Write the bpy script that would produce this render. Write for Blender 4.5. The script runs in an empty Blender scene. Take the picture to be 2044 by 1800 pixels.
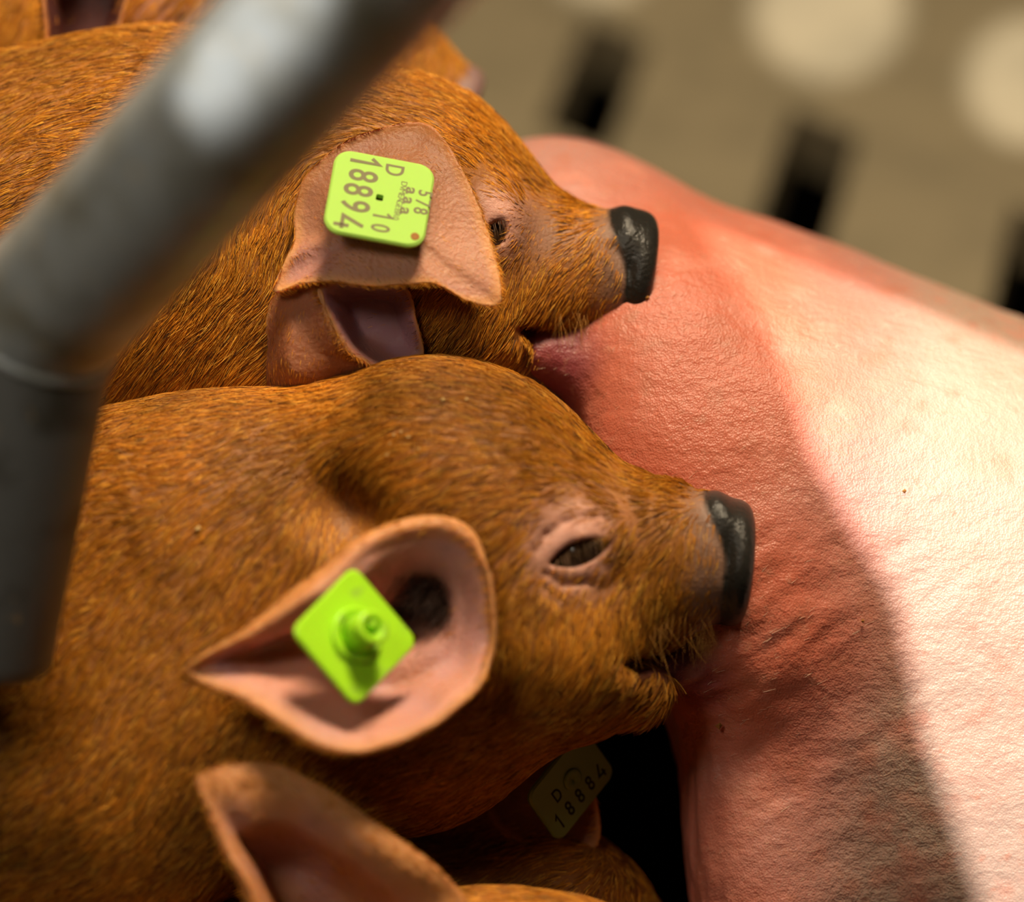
import bpy, math
import numpy as np
from mathutils import Vector, Matrix

# ------------------------------------------------------------------ frame
W, H = 2044, 1800
S = 0.000147            # metres per photo pixel at the reference plane
D0 = 1.2                # camera to reference plane
TH = math.radians(35)   # camera pitch below the horizon
HC = 0.195              # height of the reference point above the floor
FW = np.array([0, math.cos(TH), -math.sin(TH)])
UP = np.array([0, math.sin(TH), math.cos(TH)])
RT = np.array([1.0, 0, 0])
CAM = np.array([0, 0, HC]) - FW * D0
FOCUS_W = -60.0         # depth of the focal plane (pixels toward the camera)

def w2(P):
    """(u right, v down, w toward the camera), all in reference pixels -> world metres"""
    P = np.atleast_2d(np.asarray(P, float))
    dep = D0 - P[:, 2] * S
    k = S * dep / D0
    return (CAM + FW * dep[:, None] + RT * ((P[:, 0] - W / 2) * k)[:, None]
            - UP * ((P[:, 1] - H / 2) * k)[:, None])

def w1(p):
    return Vector(w2(p)[0])

sc = bpy.context.scene
COL = sc.collection
cam_d = bpy.data.cameras.new('camera')
cam_d.sensor_fit = 'HORIZONTAL'
cam_d.sensor_width = 36.0
cam_d.lens = 36.0 * D0 / (W * S)
cam_d.dof.use_dof = True
cam_d.dof.focus_distance = D0 - FOCUS_W * S
APERTURE = 0.043
cam_d.dof.aperture_fstop = cam_d.lens / 1000 / APERTURE
cam_d.clip_start = 0.01
cam = bpy.data.objects.new('camera', cam_d)
cam.matrix_world = Matrix(((RT[0], UP[0], -FW[0], CAM[0]), (RT[1], UP[1], -FW[1], CAM[1]),
                           (RT[2], UP[2], -FW[2], CAM[2]), (0, 0, 0, 1)))
COL.objects.link(cam)
sc.camera = cam
sc.view_settings.view_transform = 'Standard'
sc.view_settings.look = 'None'
sc.view_settings.gamma = 1.0
sc.view_settings.use_curve_mapping = False
sc.view_settings.exposure = 0.0

world = bpy.data.worlds.new('barn_air')
world.use_nodes = True
world.node_tree.nodes['Background'].inputs[0].default_value = (1.0, 0.82, 0.62, 1)
world.node_tree.nodes['Background'].inputs[1].default_value = 0.025
sc.world = world
sc.cycles.adaptive_threshold = 0.02
sc.cycles.max_bounces = 7
sc.cycles.diffuse_bounces = 3
sc.cycles.glossy_bounces = 2
sc.cycles.transmission_bounces = 2

SUN_DIR = np.array([-0.12, -0.55, 0.82]); SUN_DIR /= np.linalg.norm(SUN_DIR)   # towards the sun
sd = bpy.data.lights.new('sun', 'SUN'); sd.energy = 7.8; sd.angle = math.radians(0.25); sd.color = (1.0, 0.94, 0.87)
sun = bpy.data.objects.new('sun', sd); COL.objects.link(sun)
sun.rotation_euler = Vector(SUN_DIR).to_track_quat('Z', 'Y').to_euler()
sun.location = Vector(SUN_DIR * 4)

def area(name, loc, target, size, power, color):
    d = bpy.data.lights.new(name, 'AREA'); d.energy = power; d.shape = 'RECTANGLE'
    d.size, d.size_y = size; d.color = color
    o = bpy.data.objects.new(name, d); COL.objects.link(o)
    o.location = loc
    o.rotation_euler = (Vector(loc) - Vector(target)).to_track_quat('Z', 'Y').to_euler()
    return o
area('barn_lamp', (0.16, 0.24, 1.48), (0, 0, 0.15), (0.34, 0.28), 30.0, (1.0, 0.80, 0.54))
area('fill_light', (-0.45, -0.55, 1.15), (-0.05, 0, 0.2), (0.28, 0.28), 3.2, (1.0, 0.87, 0.70))  # added fill light, brightens the pipe and the camera-facing sides

# ------------------------------------------------------------------ helpers
rng = np.random.default_rng(7)

def _hash(i, j, k):
    n = (i * 374761393 + j * 668265263 + k * 2147483647 + 1013904223) & 0xffffffff
    n = ((n ^ (n >> 13)) * 1274126177) & 0xffffffff
    n = n ^ (n >> 16)
    return (n & 0xffff) / 65535.0

def noise(P, scale, off=0.0):
    """smooth value noise in -1..1"""
    Q = np.asarray(P, float) / scale + off + 1000.0
    I = np.floor(Q).astype(np.int64); F = Q - I
    F = F * F * (3 - 2 * F)
    r = 0
    for a in (0, 1):
        for b in (0, 1):
            for c in (0, 1):
                wgt = (np.where(a, F[:, 0], 1 - F[:, 0]) * np.where(b, F[:, 1], 1 - F[:, 1])
                       * np.where(c, F[:, 2], 1 - F[:, 2]))
                r = r + wgt * _hash(I[:, 0] + a, I[:, 1] + b, I[:, 2] + c)
    return r * 2 - 1

def sstep(a, b, x):
    t = np.clip((x - a) / (b - a), 0, 1)
    return t * t * (3 - 2 * t)

def unit(v):
    v = np.asarray(v, float)
    return v / (np.linalg.norm(v, axis=-1, keepdims=True) + 1e-9)

# ---- signed distance shapes (pixel space)
def ell(c, r, rot=0.0):
    c = np.array(c, float); r = np.array(r, float); ca, sa = math.cos(math.radians(rot)), math.sin(math.radians(rot))
    def f(P):
        q = P - c
        x = q[:, 0] * ca + q[:, 1] * sa
        y = -q[:, 0] * sa + q[:, 1] * ca
        q = np.stack((x, y, q[:, 2]), 1)
        k0 = np.linalg.norm(q / r, axis=1); k1 = np.linalg.norm(q / (r * r), axis=1) + 1e-9
        return k0 * (k0 - 1) / k1
    return f

def cone(a, ra, b, rb, sw=1.0):
    """tapered capsule, sw squashes the depth"""
    a = np.array(a, float); b = np.array(b, float)
    sc_ = np.array([1, 1, 1 / sw])
    A, B = a * sc_, b * sc_
    ba = B - A; L2 = ba @ ba
    def f(P):
        q = P * sc_ - A
        t = np.clip(q @ ba / L2, 0, 1)
        t = np.clip(t + 0.0, 0, 1)
        return (np.linalg.norm(q - t[:, None] * ba, axis=1) - (ra + (rb - ra) * t)) * min(1, sw)
    return f

def disc(c, ax, R, half, rnd, squash=1.0):
    c = np.array(c, float); ax = unit(ax)
    def f(P):
        q = P - c
        h = q @ ax
        pr = q - h[:, None] * ax
        pr = pr * np.array([1, 1 / squash, 1])
        d = np.stack((np.linalg.norm(pr, axis=1) - (R - rnd), np.abs(h) - (half - rnd)), 1)
        return np.minimum(d.max(1), 0) + np.linalg.norm(np.maximum(d, 0), axis=1) - rnd
    return f

def smin(a, b, k):
    h = np.clip(0.5 + 0.5 * (b - a) / k, 0, 1)
    return b + (a - b) * h - k * h * (1 - h)

def build(ops):
    """ops: list of (mode, shape, k); mode + union, - cut"""
    def f(P):
        d = None
        for m, s, k in ops:
            x = s(P)
            if d is None: d = x
            elif m == '+': d = smin(d, x, k)
            else: d = -smin(-d, x, k)
        return d
    return f

def polygonise(f, lo, hi, h, proj=1, slack=1.7):
    lo = np.array(lo, float); hi = np.array(hi, float)
    B = 4
    nb = np.ceil((hi - lo) / (h * B)).astype(int) + 1
    n = nb * B
    bi = np.stack(np.meshgrid(*[np.arange(x) for x in nb], indexing='ij'), -1).reshape(-1, 3)
    cen = lo + (bi * B + (B - 1) / 2) * h
    dc = np.concatenate([f(c) for c in np.array_split(cen, max(1, len(cen) // 300000))])
    G = np.repeat(np.repeat(np.repeat(dc.reshape(nb), B, 0), B, 1), B, 2).astype(np.float32)
    act = np.where(np.abs(dc) < B * h * 0.87 * slack)[0]
    off = np.stack(np.meshgrid(*[np.arange(B)] * 3, indexing='ij'), -1).reshape(-1, 3)
    for ch in np.array_split(act, max(1, len(act) // 6000)):
        ids = (bi[ch][:, None, :] * B + off[None]).reshape(-1, 3)
        G[ids[:, 0], ids[:, 1], ids[:, 2]] = f(lo + ids * h)
    ins = G < 0
    cs = [(a, b, c) for a in (0, 1) for b in (0, 1) for c in (0, 1)]
    def sub(A, o): return A[o[0]:n[0] - 1 + o[0], o[1]:n[1] - 1 + o[1], o[2]:n[2] - 1 + o[2]]
    cnt = sum(sub(ins, o).astype(np.int8) for o in cs)
    cell = np.argwhere((cnt > 0) & (cnt < 8))
    vals = np.stack([G[cell[:, 0] + o[0], cell[:, 1] + o[1], cell[:, 2] + o[2]] for o in cs], 1).astype(float)
    acc = np.zeros((len(cell), 3)); num = np.zeros(len(cell))
    for i, a in enumerate(cs):
        for j, b in enumerate(cs):
            if j > i and sum(abs(x - y) for x, y in zip(a, b)) == 1:
                m = (vals[:, i] < 0) != (vals[:, j] < 0)
                t = vals[:, i] / (vals[:, i] - vals[:, j] + 1e-12)
                p = np.array(a)[None] + t[:, None] * (np.array(b) - np.array(a))[None]
                acc[m] += p[m]; num[m] += 1
    V = lo + (cell + acc / num[:, None]) * h
    idx = np.full(tuple(n - 1), -1, np.int32)
    idx[cell[:, 0], cell[:, 1], cell[:, 2]] = np.arange(len(cell))
    Fs = []
    for ax in range(3):
        o1 = [0, 0, 0]; o1[ax] = 1
        A = ins[tuple(slice(0, n[i] - o1[i]) for i in range(3))]
        Bq = ins[tuple(slice(o1[i], n[i]) for i in range(3))]
        e = np.argwhere(A != Bq)
        b, c = (ax + 1) % 3, (ax + 2) % 3
        e = e[(e[:, b] > 0) & (e[:, c] > 0) & (e[:, b] < n[b] - 1) & (e[:, c] < n[c] - 1)]
        db = np.zeros(3, int); db[b] = 1; dcv = np.zeros(3, int); dcv[c] = 1
        g = lambda q: idx[q[:, 0], q[:, 1], q[:, 2]]
        q = np.stack((g(e - db - dcv), g(e - dcv), g(e), g(e - db)), 1)
        fl = ~ins[e[:, 0], e[:, 1], e[:, 2]]
        q[fl] = q[fl][:, ::-1]
        Fs.append(q)
    Fq = np.concatenate(Fs); Fq = Fq[(Fq >= 0).all(1)]
    for _ in range(proj):
        g = grad(f, V, h * 0.5)
        d = f(V)
        V = V - np.clip(d, -h, h)[:, None] * g * 0.9
    return V, Fq

def grad(f, P, e):
    g = np.stack([f(P + np.eye(3)[i] * e) - f(P - np.eye(3)[i] * e) for i in range(3)], 1)
    return unit(g)

def surf_w(f, u, v, top=900, bot=-1500):
    ws = np.arange(top, bot, -4.0)
    d = f(np.stack((np.full_like(ws, u), np.full_like(ws, v), ws), 1))
    i = np.argmax(d < 0)
    return ws[i]

def make_mesh(name, V, F, cols=None, smooth=True, world_space=False):
    me = bpy.data.meshes.new(name)
    Vw = V if world_space else w2(V)
    F = np.asarray(F); k = F.shape[1]
    me.vertices.add(len(Vw)); me.vertices.foreach_set('co', np.ascontiguousarray(Vw, np.float32).ravel())
    me.loops.add(F.size); me.loops.foreach_set('vertex_index', np.ascontiguousarray(F, np.int32).ravel())
    me.polygons.add(len(F))
    me.polygons.foreach_set('loop_start', np.arange(0, F.size, k, dtype=np.int32))
    me.update(calc_edges=True)
    me.polygons.foreach_set('use_smooth', np.full(len(F), smooth))
    if cols is not None:
        a = me.attributes.new('tone', 'FLOAT_COLOR', 'POINT')
        c4 = np.ones((len(Vw), 4), np.float32); c4[:, :3] = cols
        a.data.foreach_set('color', c4.ravel())
    me.validate()
    return me

def link(name, data, mat=None, parent=None, **tags):
    o = bpy.data.objects.new(name, data)
    COL.objects.link(o)
    if parent is not None:
        o.parent = parent
        o.matrix_parent_inverse = Matrix.Translation(parent.location).inverted()
    if mat is not None and data is not None: data.materials.append(mat)
    for k, v in tags.items(): o[k] = v
    return o

def thing(name, uvw, label, category, group=None, world_loc=None):
    o = bpy.data.objects.new(name, None); COL.objects.link(o)
    o.location = world_loc if world_loc is not None else w1(uvw)
    o.empty_display_size = 0.02
    o['label'] = label; o['category'] = category
    if group: o['group'] = group
    return o

# ------------------------------------------------------------------ materials
def mat(name, color=(0.5, 0.5, 0.5), rough=0.5, spec=0.5, attr=None, sss=0.0, sss_r=(1, 0.3, 0.15), sss_s=0.004, metal=0.0,
        bump=None, coat=0.0, vary=None):
    m = bpy.data.materials.new(name); m.use_nodes = True
    nt = m.node_tree; N = nt.nodes; L = nt.links
    b = N['Principled BSDF']
    b.inputs['Base Color'].default_value = (*color, 1)
    b.inputs['Roughness'].default_value = rough
    b.inputs['Specular IOR Level'].default_value = spec
    b.inputs['Metallic'].default_value = metal
    b.inputs['Coat Weight'].default_value = coat
    if sss:
        b.inputs['Subsurface Weight'].default_value = sss
        b.inputs['Subsurface Radius'].default_value = sss_r
        b.inputs['Subsurface Scale'].default_value = sss_s
    tc = N.new('ShaderNodeTexCoord')
    col = None
    if attr:
        a = N.new('ShaderNodeAttribute'); a.attribute_name = attr
        col = a.outputs['Color']
    if vary:                       # list of (scale, amount, colour)
        for scale, lo, hi, c in vary:
            nz = N.new('ShaderNodeTexNoise'); nz.inputs['Scale'].default_value = scale; nz.inputs['Detail'].default_value = 4
            L.new(tc.outputs['Object'], nz.inputs['Vector'])
            mr = N.new('ShaderNodeMapRange'); mr.inputs[1].default_value = lo; mr.inputs[2].default_value = hi
            L.new(nz.outputs['Fac'], mr.inputs[0])
            mx = N.new('ShaderNodeMix'); mx.data_type = 'RGBA'
            L.new(mr.outputs[0], mx.inputs[0])
            if col is None: mx.inputs[6].default_value = (*color, 1)
            else: L.new(col, mx.inputs[6])
            mx.inputs[7].default_value = (*c, 1)
            col = mx.outputs[2]
    if col is not None: L.new(col, b.inputs['Base Color'])
    if bump:                       # list of (scale, strength, (stretch), kind)
        prev = None
        for scale, strength, st, kind in bump:
            mp = N.new('ShaderNodeMapping'); mp.inputs['Scale'].default_value = st[:3]
            if len(st) > 3: mp.inputs['Rotation'].default_value = st[3:]
            L.new(tc.outputs['Object'], mp.inputs['Vector'])
            if kind == 'voronoi':
                t = N.new('ShaderNodeTexVoronoi'); out = t.outputs['Distance']
            else:
                t = N.new('ShaderNodeTexNoise'); t.inputs['Detail'].default_value = 5; out = t.outputs['Fac']
            t.inputs['Scale'].default_value = scale
            L.new(mp.outputs[0], t.inputs['Vector'])
            bp = N.new('ShaderNodeBump'); bp.inputs['Strength'].default_value = strength; bp.inputs['Distance'].default_value = 0.0012
            L.new(out, bp.inputs['Height'])
            if prev is not None: L.new(prev, bp.inputs['Normal'])
            prev = bp.outputs[0]
        L.new(prev, b.inputs['Normal'])
    return m

M_SKIN = mat('piglet_skin', rough=0.5, spec=0.35, attr='tone', sss=0.15, sss_s=0.003, bump=[(900, 0.35, (1, 1, 1), 'noise')])
_nt = M_SKIN.node_tree; _bw = _nt.nodes.new('ShaderNodeRGBToBW'); _mr = _nt.nodes.new('ShaderNodeMapRange')
_at = [n for n in _nt.nodes if n.bl_idname == 'ShaderNodeAttribute'][0]
_nt.links.new(_at.outputs['Color'], _bw.inputs[0]); _nt.links.new(_bw.outputs[0], _mr.inputs[0])
_mr.inputs[1].default_value = 0.025; _mr.inputs[2].default_value = 0.08; _mr.inputs[3].default_value = 0.26; _mr.inputs[4].default_value = 0.5
_nt.links.new(_mr.outputs[0], _nt.nodes['Principled BSDF'].inputs['Roughness'])
M_FUR = mat('piglet_fur', rough=0.45, spec=0.18, attr='tone')
M_EAR = mat('piglet_ear_skin', rough=0.5, spec=0.35, attr='tone', sss=0.35, sss_s=0.004, bump=[(700, 0.4, (1, 1, 1), 'noise')])
M_EYE = mat('wet_eye', color=(0.05, 0.026, 0.012), rough=0.12, spec=0.6, coat=0.5, vary=[(260, 0.45, 0.62, (0.012, 0.007, 0.005))])
M_SOW = mat('sow_skin', rough=0.42, spec=0.4, attr='tone', sss=0.3, sss_r=(1.0, 0.28, 0.18), sss_s=0.006,
            vary=[(55, 0.55, 0.8, (0.62, 0.24, 0.17)), (240, 0.60, 0.85, (0.46, 0.19, 0.12))],
            bump=[(420, 0.45, (1, 1, 1), 'noise'), (170, 0.55, (0.4, 1.0, 0.9, 0.0, 0.0, 0.6), 'noise'), (1500, 0.2, (1, 1, 1), 'voronoi')])
M_STEEL = mat('galvanised_steel', color=(0.42, 0.46, 0.47), rough=0.42, spec=0.5, metal=0.15,
              vary=[(38, 0.46, 0.66, (0.24, 0.23, 0.175)), (190, 0.60, 0.72, (0.55, 0.48, 0.34))],
              bump=[(300, 0.25, (1, 1, 1), 'noise')])
M_STEELD = mat('dark_steel', color=(0.17, 0.175, 0.17), rough=0.5, spec=0.4, metal=0.1, vary=[(45, 0.50, 0.68, (0.08, 0.075, 0.06)), (150, 0.66, 0.72, (0.40, 0.30, 0.17))], bump=[(300, 0.25, (1, 1, 1), 'noise')])  # darker steel, used on the post only
M_TAG = mat('lime_tag_plastic', color=(0.40, 0.80, 0.02), rough=0.35, spec=0.45, sss=0.2, sss_r=(0.6, 1, 0.2), sss_s=0.002,
            vary=[(140, 0.58, 0.75, (0.30, 0.52, 0.06))])
M_TAGP = mat('pale_tag_plastic', color=(0.37, 0.63, 0.11), rough=0.65, spec=0.15, sss=0.2, sss_r=(0.6, 1, 0.2), sss_s=0.002)
M_TAGD = mat('shade_darkened_tag_plastic', color=(0.20, 0.28, 0.06), rough=0.45, spec=0.4)  # tag green darkened to stand in for shade
M_INK = mat('grey_print', color=(0.17, 0.15, 0.07), rough=0.6, spec=0.2)
M_INKD = mat('dark_print', color=(0.02, 0.022, 0.01), rough=0.6, spec=0.2)
M_RUST = mat('brown_mark', color=(0.30, 0.13, 0.03), rough=0.7, spec=0.2)
M_FLOOR = mat('floor_slat', color=(0.195, 0.163, 0.102), rough=0.65, spec=0.3, vary=[(22, 0.45, 0.7, (0.15, 0.127, 0.08))])
M_PIT = mat('pit', color=(0.012, 0.012, 0.013), rough=0.8)
M_SHADE = mat('shade_black', color=(0.004, 0.004, 0.004), rough=0.9, spec=0.05)
M_BOARD = mat('board', color=(0.22, 0.16, 0.10), rough=0.8)
M_CRUMB = mat('straw_crumb', color=(0.62, 0.42, 0.16), rough=0.7)

# ------------------------------------------------------------------ fur
def fur(parent, name, V, F, count, dirf, colf, lenf, densf, width=1.5, lift=0.22, seed=1, clump=0.25, extra=None):
    """real hair strands rooted on the surface V,F (pixel space)"""
    r = np.random.default_rng(seed)
    P0, P1, P2, P3 = (V[F[:, i]] for i in range(4))
    N_ = np.cross(P2 - P0, P3 - P1); ar = np.linalg.norm(N_, axis=1) * 0.5
    nrm = N_ / (2 * ar[:, None] + 1e-9)
    cen = (P0 + P1 + P2 + P3) / 4
    wgt = ar * densf(cen, nrm)
    wgt = np.maximum(wgt, 0); cdf = np.cumsum(wgt); tot = cdf[-1]
    fi = np.searchsorted(cdf, r.random(count) * tot)
    fi = np.clip(fi, 0, len(F) - 1)
    a, b = r.random(count)[:, None], r.random(count)[:, None]
    root = (P0[fi] * (1 - a) + P1[fi] * a) * (1 - b) + (P3[fi] * (1 - a) + P2[fi] * a) * b
    n = nrm[fi]
    d = dirf(root, n)
    jit = np.stack([noise(root, 60, 3.1 * i + seed) for i in range(3)], 1) * 0.30 + np.stack([noise(root, 16, 7.7 * i + seed) for i in range(3)], 1) * clump \
        + r.normal(0, 0.10, (count, 3))
    d = unit(d) + jit
    d = d - (d * n).sum(1, keepdims=True) * n
    d = unit(d)
    Ln = lenf(root) * r.uniform(0.65, 1.25, count)
    lf = lift * r.uniform(0.5, 1.6, count)
    K = 5
    t = np.linspace(0, 1, K)
    pts = (root - n * 2.0)[:, None, :] + Ln[:, None, None] * (d[:, None, :] * t[None, :, None]
          + n[:, None, :] * (lf[:, None] * (t - 0.75 * t * t)[None, :])[:, :, None])
    cols = colf(root, r)
    wd = np.full(count, width) * r.uniform(0.7, 1.3, count)
    if extra is not None:
        ep, ec, ew = extra
        pts = np.concatenate((pts, ep)); cols = np.concatenate((cols, ec)); wd = np.concatenate((wd, ew))
    return strands(parent, name, pts, cols, wd)

def strands(parent, name, pts, cols, wd):
    n, K = pts.shape[:2]
    hc = bpy.data.hair_curves.new(name)
    hc.add_curves([K] * n)
    hc.attributes['position'].data.foreach_set('vector', np.ascontiguousarray(w2(pts.reshape(-1, 3)), np.float32).ravel())
    prof = np.linspace(1, 0.25, K)
    rad = hc.attributes.get('radius') or hc.attributes.new('radius', 'FLOAT', 'POINT')
    rad.data.foreach_set('value', (wd[:, None] * prof[None] * S * 0.5).astype(np.float32).ravel())
    at = hc.attributes.new('tone', 'FLOAT_COLOR', 'CURVE')
    c4 = np.ones((n, 4), np.float32); c4[:, :3] = cols
    at.data.foreach_set('color', c4.ravel())
    return link(name, hc, M_FUR, parent, kind='stuff')

def flow(guides):
    G = np.array(guides, float)
    def f(P, n):
        d2 = (P[:, None, 0] - G[None, :, 0]) ** 2 + (P[:, None, 1] - G[None, :, 1]) ** 2
        wt = 1 / (d2 + 40.0 ** 2) ** 1.7
        return unit((wt[:, :, None] * G[None, :, 2:5]).sum(1))
    return f

def in_view(margin=120):
    def f(P, n):
        k = 1.0 * ((P[:, 0] > -margin) & (P[:, 0] < W + margin) & (P[:, 1] > -margin) & (P[:, 1] < H + margin))
        m = margin + 380
        k = np.maximum(k, 0.30 * ((P[:, 0] > -m) & (P[:, 0] < W + m) & (P[:, 1] > -m) & (P[:, 1] < H + m)))
        return (0.05 + 0.95 * k) * np.where(n[:, 2] > -0.25, 1.0, 0.08)
    return f

FUR_A = np.array([0.66, 0.255, 0.018])
FUR_B = np.array([0.42, 0.138, 0.009])
FUR_C = np.array([0.86, 0.44, 0.060])
FUR_D = np.array([0.085, 0.035, 0.012])
def fur_colour(dark=None, tint=(1, 1, 1)):
    def f(P, r):
        n = len(P)
        x = r.random(n)[:, None]
        c = np.where(x < 0.44, FUR_A, np.where(x < 0.76, FUR_B, np.where(x < 0.89, FUR_C, FUR_D)))
        c = c * (0.86 + 0.28 * noise(P, 130, 5)[:, None] + 0.12 * noise(P, 45, 6)[:, None]) * r.uniform(0.8, 1.2, n)[:, None]
        if dark is not None: c = c * dark(P)[:, None]
        return c * np.array(tint)
    return f

# ------------------------------------------------------------------ ears
def spline(pts, n, closed=True):
    P = np.array(pts, float); m = len(P)
    t = np.linspace(0, m if closed else m - 1, n, endpoint=not closed)
    i = np.floor(t).astype(int); f = (t - i)[:, None]
    g = (lambda k: P[k % m]) if closed else (lambda k: P[np.clip(k, 0, m - 1)])
    p0, p1, p2, p3 = g(i - 1), g(i), g(i + 1), g(i + 2)
    return 0.5 * (2 * p1 + (p2 - p0) * f + (2 * p0 - 5 * p1 + 4 * p2 - p3) * f ** 2 + (3 * p1 - p0 - 3 * p2 + p3) * f ** 3)

def cup(outline, centre, lip=0.12, steep=0.55, seg=150, rings=34, thick=16, pit=0.0, wave=6, roll=0.0, lips=None):
    """an ear: a bowl hung between its rim and its floor, with thickness"""
    O = spline(outline, seg); C = np.array(centre, float)
    s = np.linspace(0, 1, rings)                       # 0 rim .. 1 centre
    V = np.zeros((rings, seg, 3))
    lp = spline(np.array(lips, float)[:, None], seg)[:, 0] if lips is not None else np.full(seg, float(lip))
    lp = np.maximum(lp, 1e-3)
    for i, si in enumerate(s):
        xy = O[:, :2] * (1 - si) + C[:2] * si
        g = sstep(lp, lp + steep, si)
        wz = O[:, 2] * (1 - g) + C[2] * g
        wz = wz + roll * np.sin(math.pi * np.minimum(si / lp, 1.0)) - pit * math.exp(-((1 - si) / 0.22) ** 2)
        V[i, :, :2] = xy; V[i, :, 2] = wz
    Vf = V.reshape(-1, 3)
    Vf = Vf + np.stack((noise(Vf, 70, 1), noise(Vf, 70, 2), noise(Vf, 60, 4)), 1) * wave
    V = Vf.reshape(rings, seg, 3)
    du = np.roll(V, -1, 1) - np.roll(V, 1, 1)
    dv = np.gradient(V, axis=0)
    N_ = unit(np.cross(du, dv))
    if N_[rings // 2, :, 2].mean() < 0: N_ = -N_
    taper = (np.clip(s / 0.10, 0, 1) ** 0.5)[:, None, None]
    back = V - N_ * (thick * (0.25 + 0.75 * taper))
    allV = np.concatenate((V, back)).reshape(-1, 3)
    F = []
    for layer in (0, 1):
        o = layer * rings * seg
        i, j = np.meshgrid(np.arange(rings - 1), np.arange(seg), indexing='ij')
        a = o + i * seg + j; b = o + i * seg + (j + 1) % seg
        c = o + (i + 1) * seg + (j + 1) % seg; d = o + (i + 1) * seg + j
        q = np.stack((a, b, c, d), -1).reshape(-1, 4)
        F.append(q if layer == 0 else q[:, ::-1])
    j = np.arange(seg)
    F.append(np.stack((j, rings * seg + j, rings * seg + (j + 1) % seg, (j + 1) % seg), 1))
    F = np.concatenate(F)
    p = allV[F[:, 0]]; nn = np.cross(allV[F[:, 2]] - p, allV[F[:, 3]] - allV[F[:, 1]])
    half = (rings - 1) * seg
    if nn[:half, 2].sum() < 0: F = F[:, ::-1]
    sv = np.concatenate(((s[:, None] * np.minimum(1.0, 0.12 / np.maximum(lp, 0.12))[None, :]).ravel(), np.zeros(rings * seg)))     # 0 at rim/back
    side = np.concatenate((np.zeros(rings * seg), np.ones(rings * seg)))
    return allV, F, sv, side

EAR_IN = np.array([0.58, 0.27, 0.20])
EAR_LILAC = np.array([0.50, 0.27, 0.28])
EAR_RIM = np.array([0.58, 0.25, 0.085])
EAR_OUT = np.array([0.36, 0.145, 0.055])

def ear_object(parent, cupdata, inside=EAR_IN, lilac=EAR_LILAC, out=EAR_OUT, pit=None, fuzz=5000, fdir=(-0.8, 0.3, 0.2), seed=3, flen=22, fur_in=0.12, tone=None):
    V, F, sv, side = cupdata
    k = sstep(0.02, 0.16, sv)[:, None]
    c = EAR_RIM * (1 - k) + inside * k
    m = (sstep(-0.1, 0.5, noise(V, 90, 8)) * (side == 0) * k[:, 0])[:, None]
    c = c * (1 - 0.6 * m) + lilac * 0.6 * m
    c = np.where(side[:, None] > 0.5, out, c)
    if tone is not None: c = tone(V, c)
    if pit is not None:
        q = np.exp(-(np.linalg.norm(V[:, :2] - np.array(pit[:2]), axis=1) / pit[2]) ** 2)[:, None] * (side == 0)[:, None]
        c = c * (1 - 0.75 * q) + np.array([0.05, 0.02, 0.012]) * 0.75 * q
    o = link('ear', make_mesh('ear', V, F, c), M_EAR, parent)
    sF = sv[F].mean(1); sideF = side[F].mean(1)
    lut_c = V[F].mean(1)
    def dens(P, n):
        return np.where(sideF > 0.5, 1.0, fur_in + 1.6 * (sF < 0.07)) * np.where(P[:, 1] < H + 60, 1, 0.1)
    col = fur_colour(tint=(1.0, 0.95, 0.95))
    fur(o, 'ear_hair', V, F, fuzz, lambda P, n: np.tile(unit(fdir), (len(P), 1)), col, lambda P: np.full(len(P), flen), dens,
        width=1.3, lift=0.25, seed=seed)
    return o

# ------------------------------------------------------------------ floor (structure)
def to_floor(u, v):
    """where the line of sight through a photo pixel meets the floor"""
    p = w2([[u, v, 0]])[0]; d = p - CAM
    return CAM + d * (-CAM[2] / d[2])

def prism(name, poly, z0, z1, m, parent=None, bevel=0.0015, **tags):
    n = len(poly)
    V = np.array([(x, y, z0) for x, y in poly] + [(x, y, z1) for x, y in poly])
    me = bpy.data.meshes.new(name)
    me.from_pydata([tuple(v) for v in V], [], [list(range(n))[::-1], list(range(n, 2 * n))] + [[i, (i + 1) % n, n + (i + 1) % n, n + i] for i in range(n)])
    o = link(name, me, m, parent, **tags)
    if bevel:
        b = o.modifiers.new('bevel', 'BEVEL'); b.width = bevel; b.segments = 2
    return o

floor = thing('floor', None, 'beige slatted pen floor with dark drainage slots', 'floor', world_loc=(0, 0, 0))
floor['kind'] = 'structure'
sA = to_floor(1190, 165)[:2]; sB = to_floor(1612, 355)[:2]
av = sB - sA; pitch = np.linalg.norm(av); av = av / pitch
pv = np.array([-av[1], av[0]]); pv = pv if pv[1] > 0 else -pv
yv = np.array([0.22, 1.0]); yv = yv / (yv @ pv)          # slot direction, one unit along pv
SLOT_W, SLOT_L, ROW = 0.036, 0.085, 0.36
for row in range(-3, 4):
    cen = sA + pv * ROW * row + av * (0.5 * pitch * (row % 2))
    # solid slat between two slot rows
    c0 = cen + pv * SLOT_L / 2; c1 = cen + pv * (ROW - SLOT_L / 2)
    prism('slat', [c0 - av * 1.5, c0 + av * 1.5, c1 + av * 1.5, c1 - av * 1.5], -0.03, 0.0, M_FLOOR, floor)
    for k in range(-10, 11):
        a0 = cen + av * (k * pitch + SLOT_W / 2); a1 = cen + av * ((k + 1) * pitch - SLOT_W / 2)
        h = yv * SLOT_L / 2
        prism('rib', [a0 - h, a1 - h, a1 + h, a0 + h], -0.03, 0.0, M_FLOOR, floor)
sheet_o = prism('shade_sheet', [(-0.5, -0.55), (0.62, -0.55), (0.62, 0.21), (-0.5, 0.21)], 0.0, 0.012, M_SHADE, label='added black sheet under the piglets and the sow, standing in for deep shade', category='mat')  # added sheet, near-black so the gap under the chin reads as shade
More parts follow.
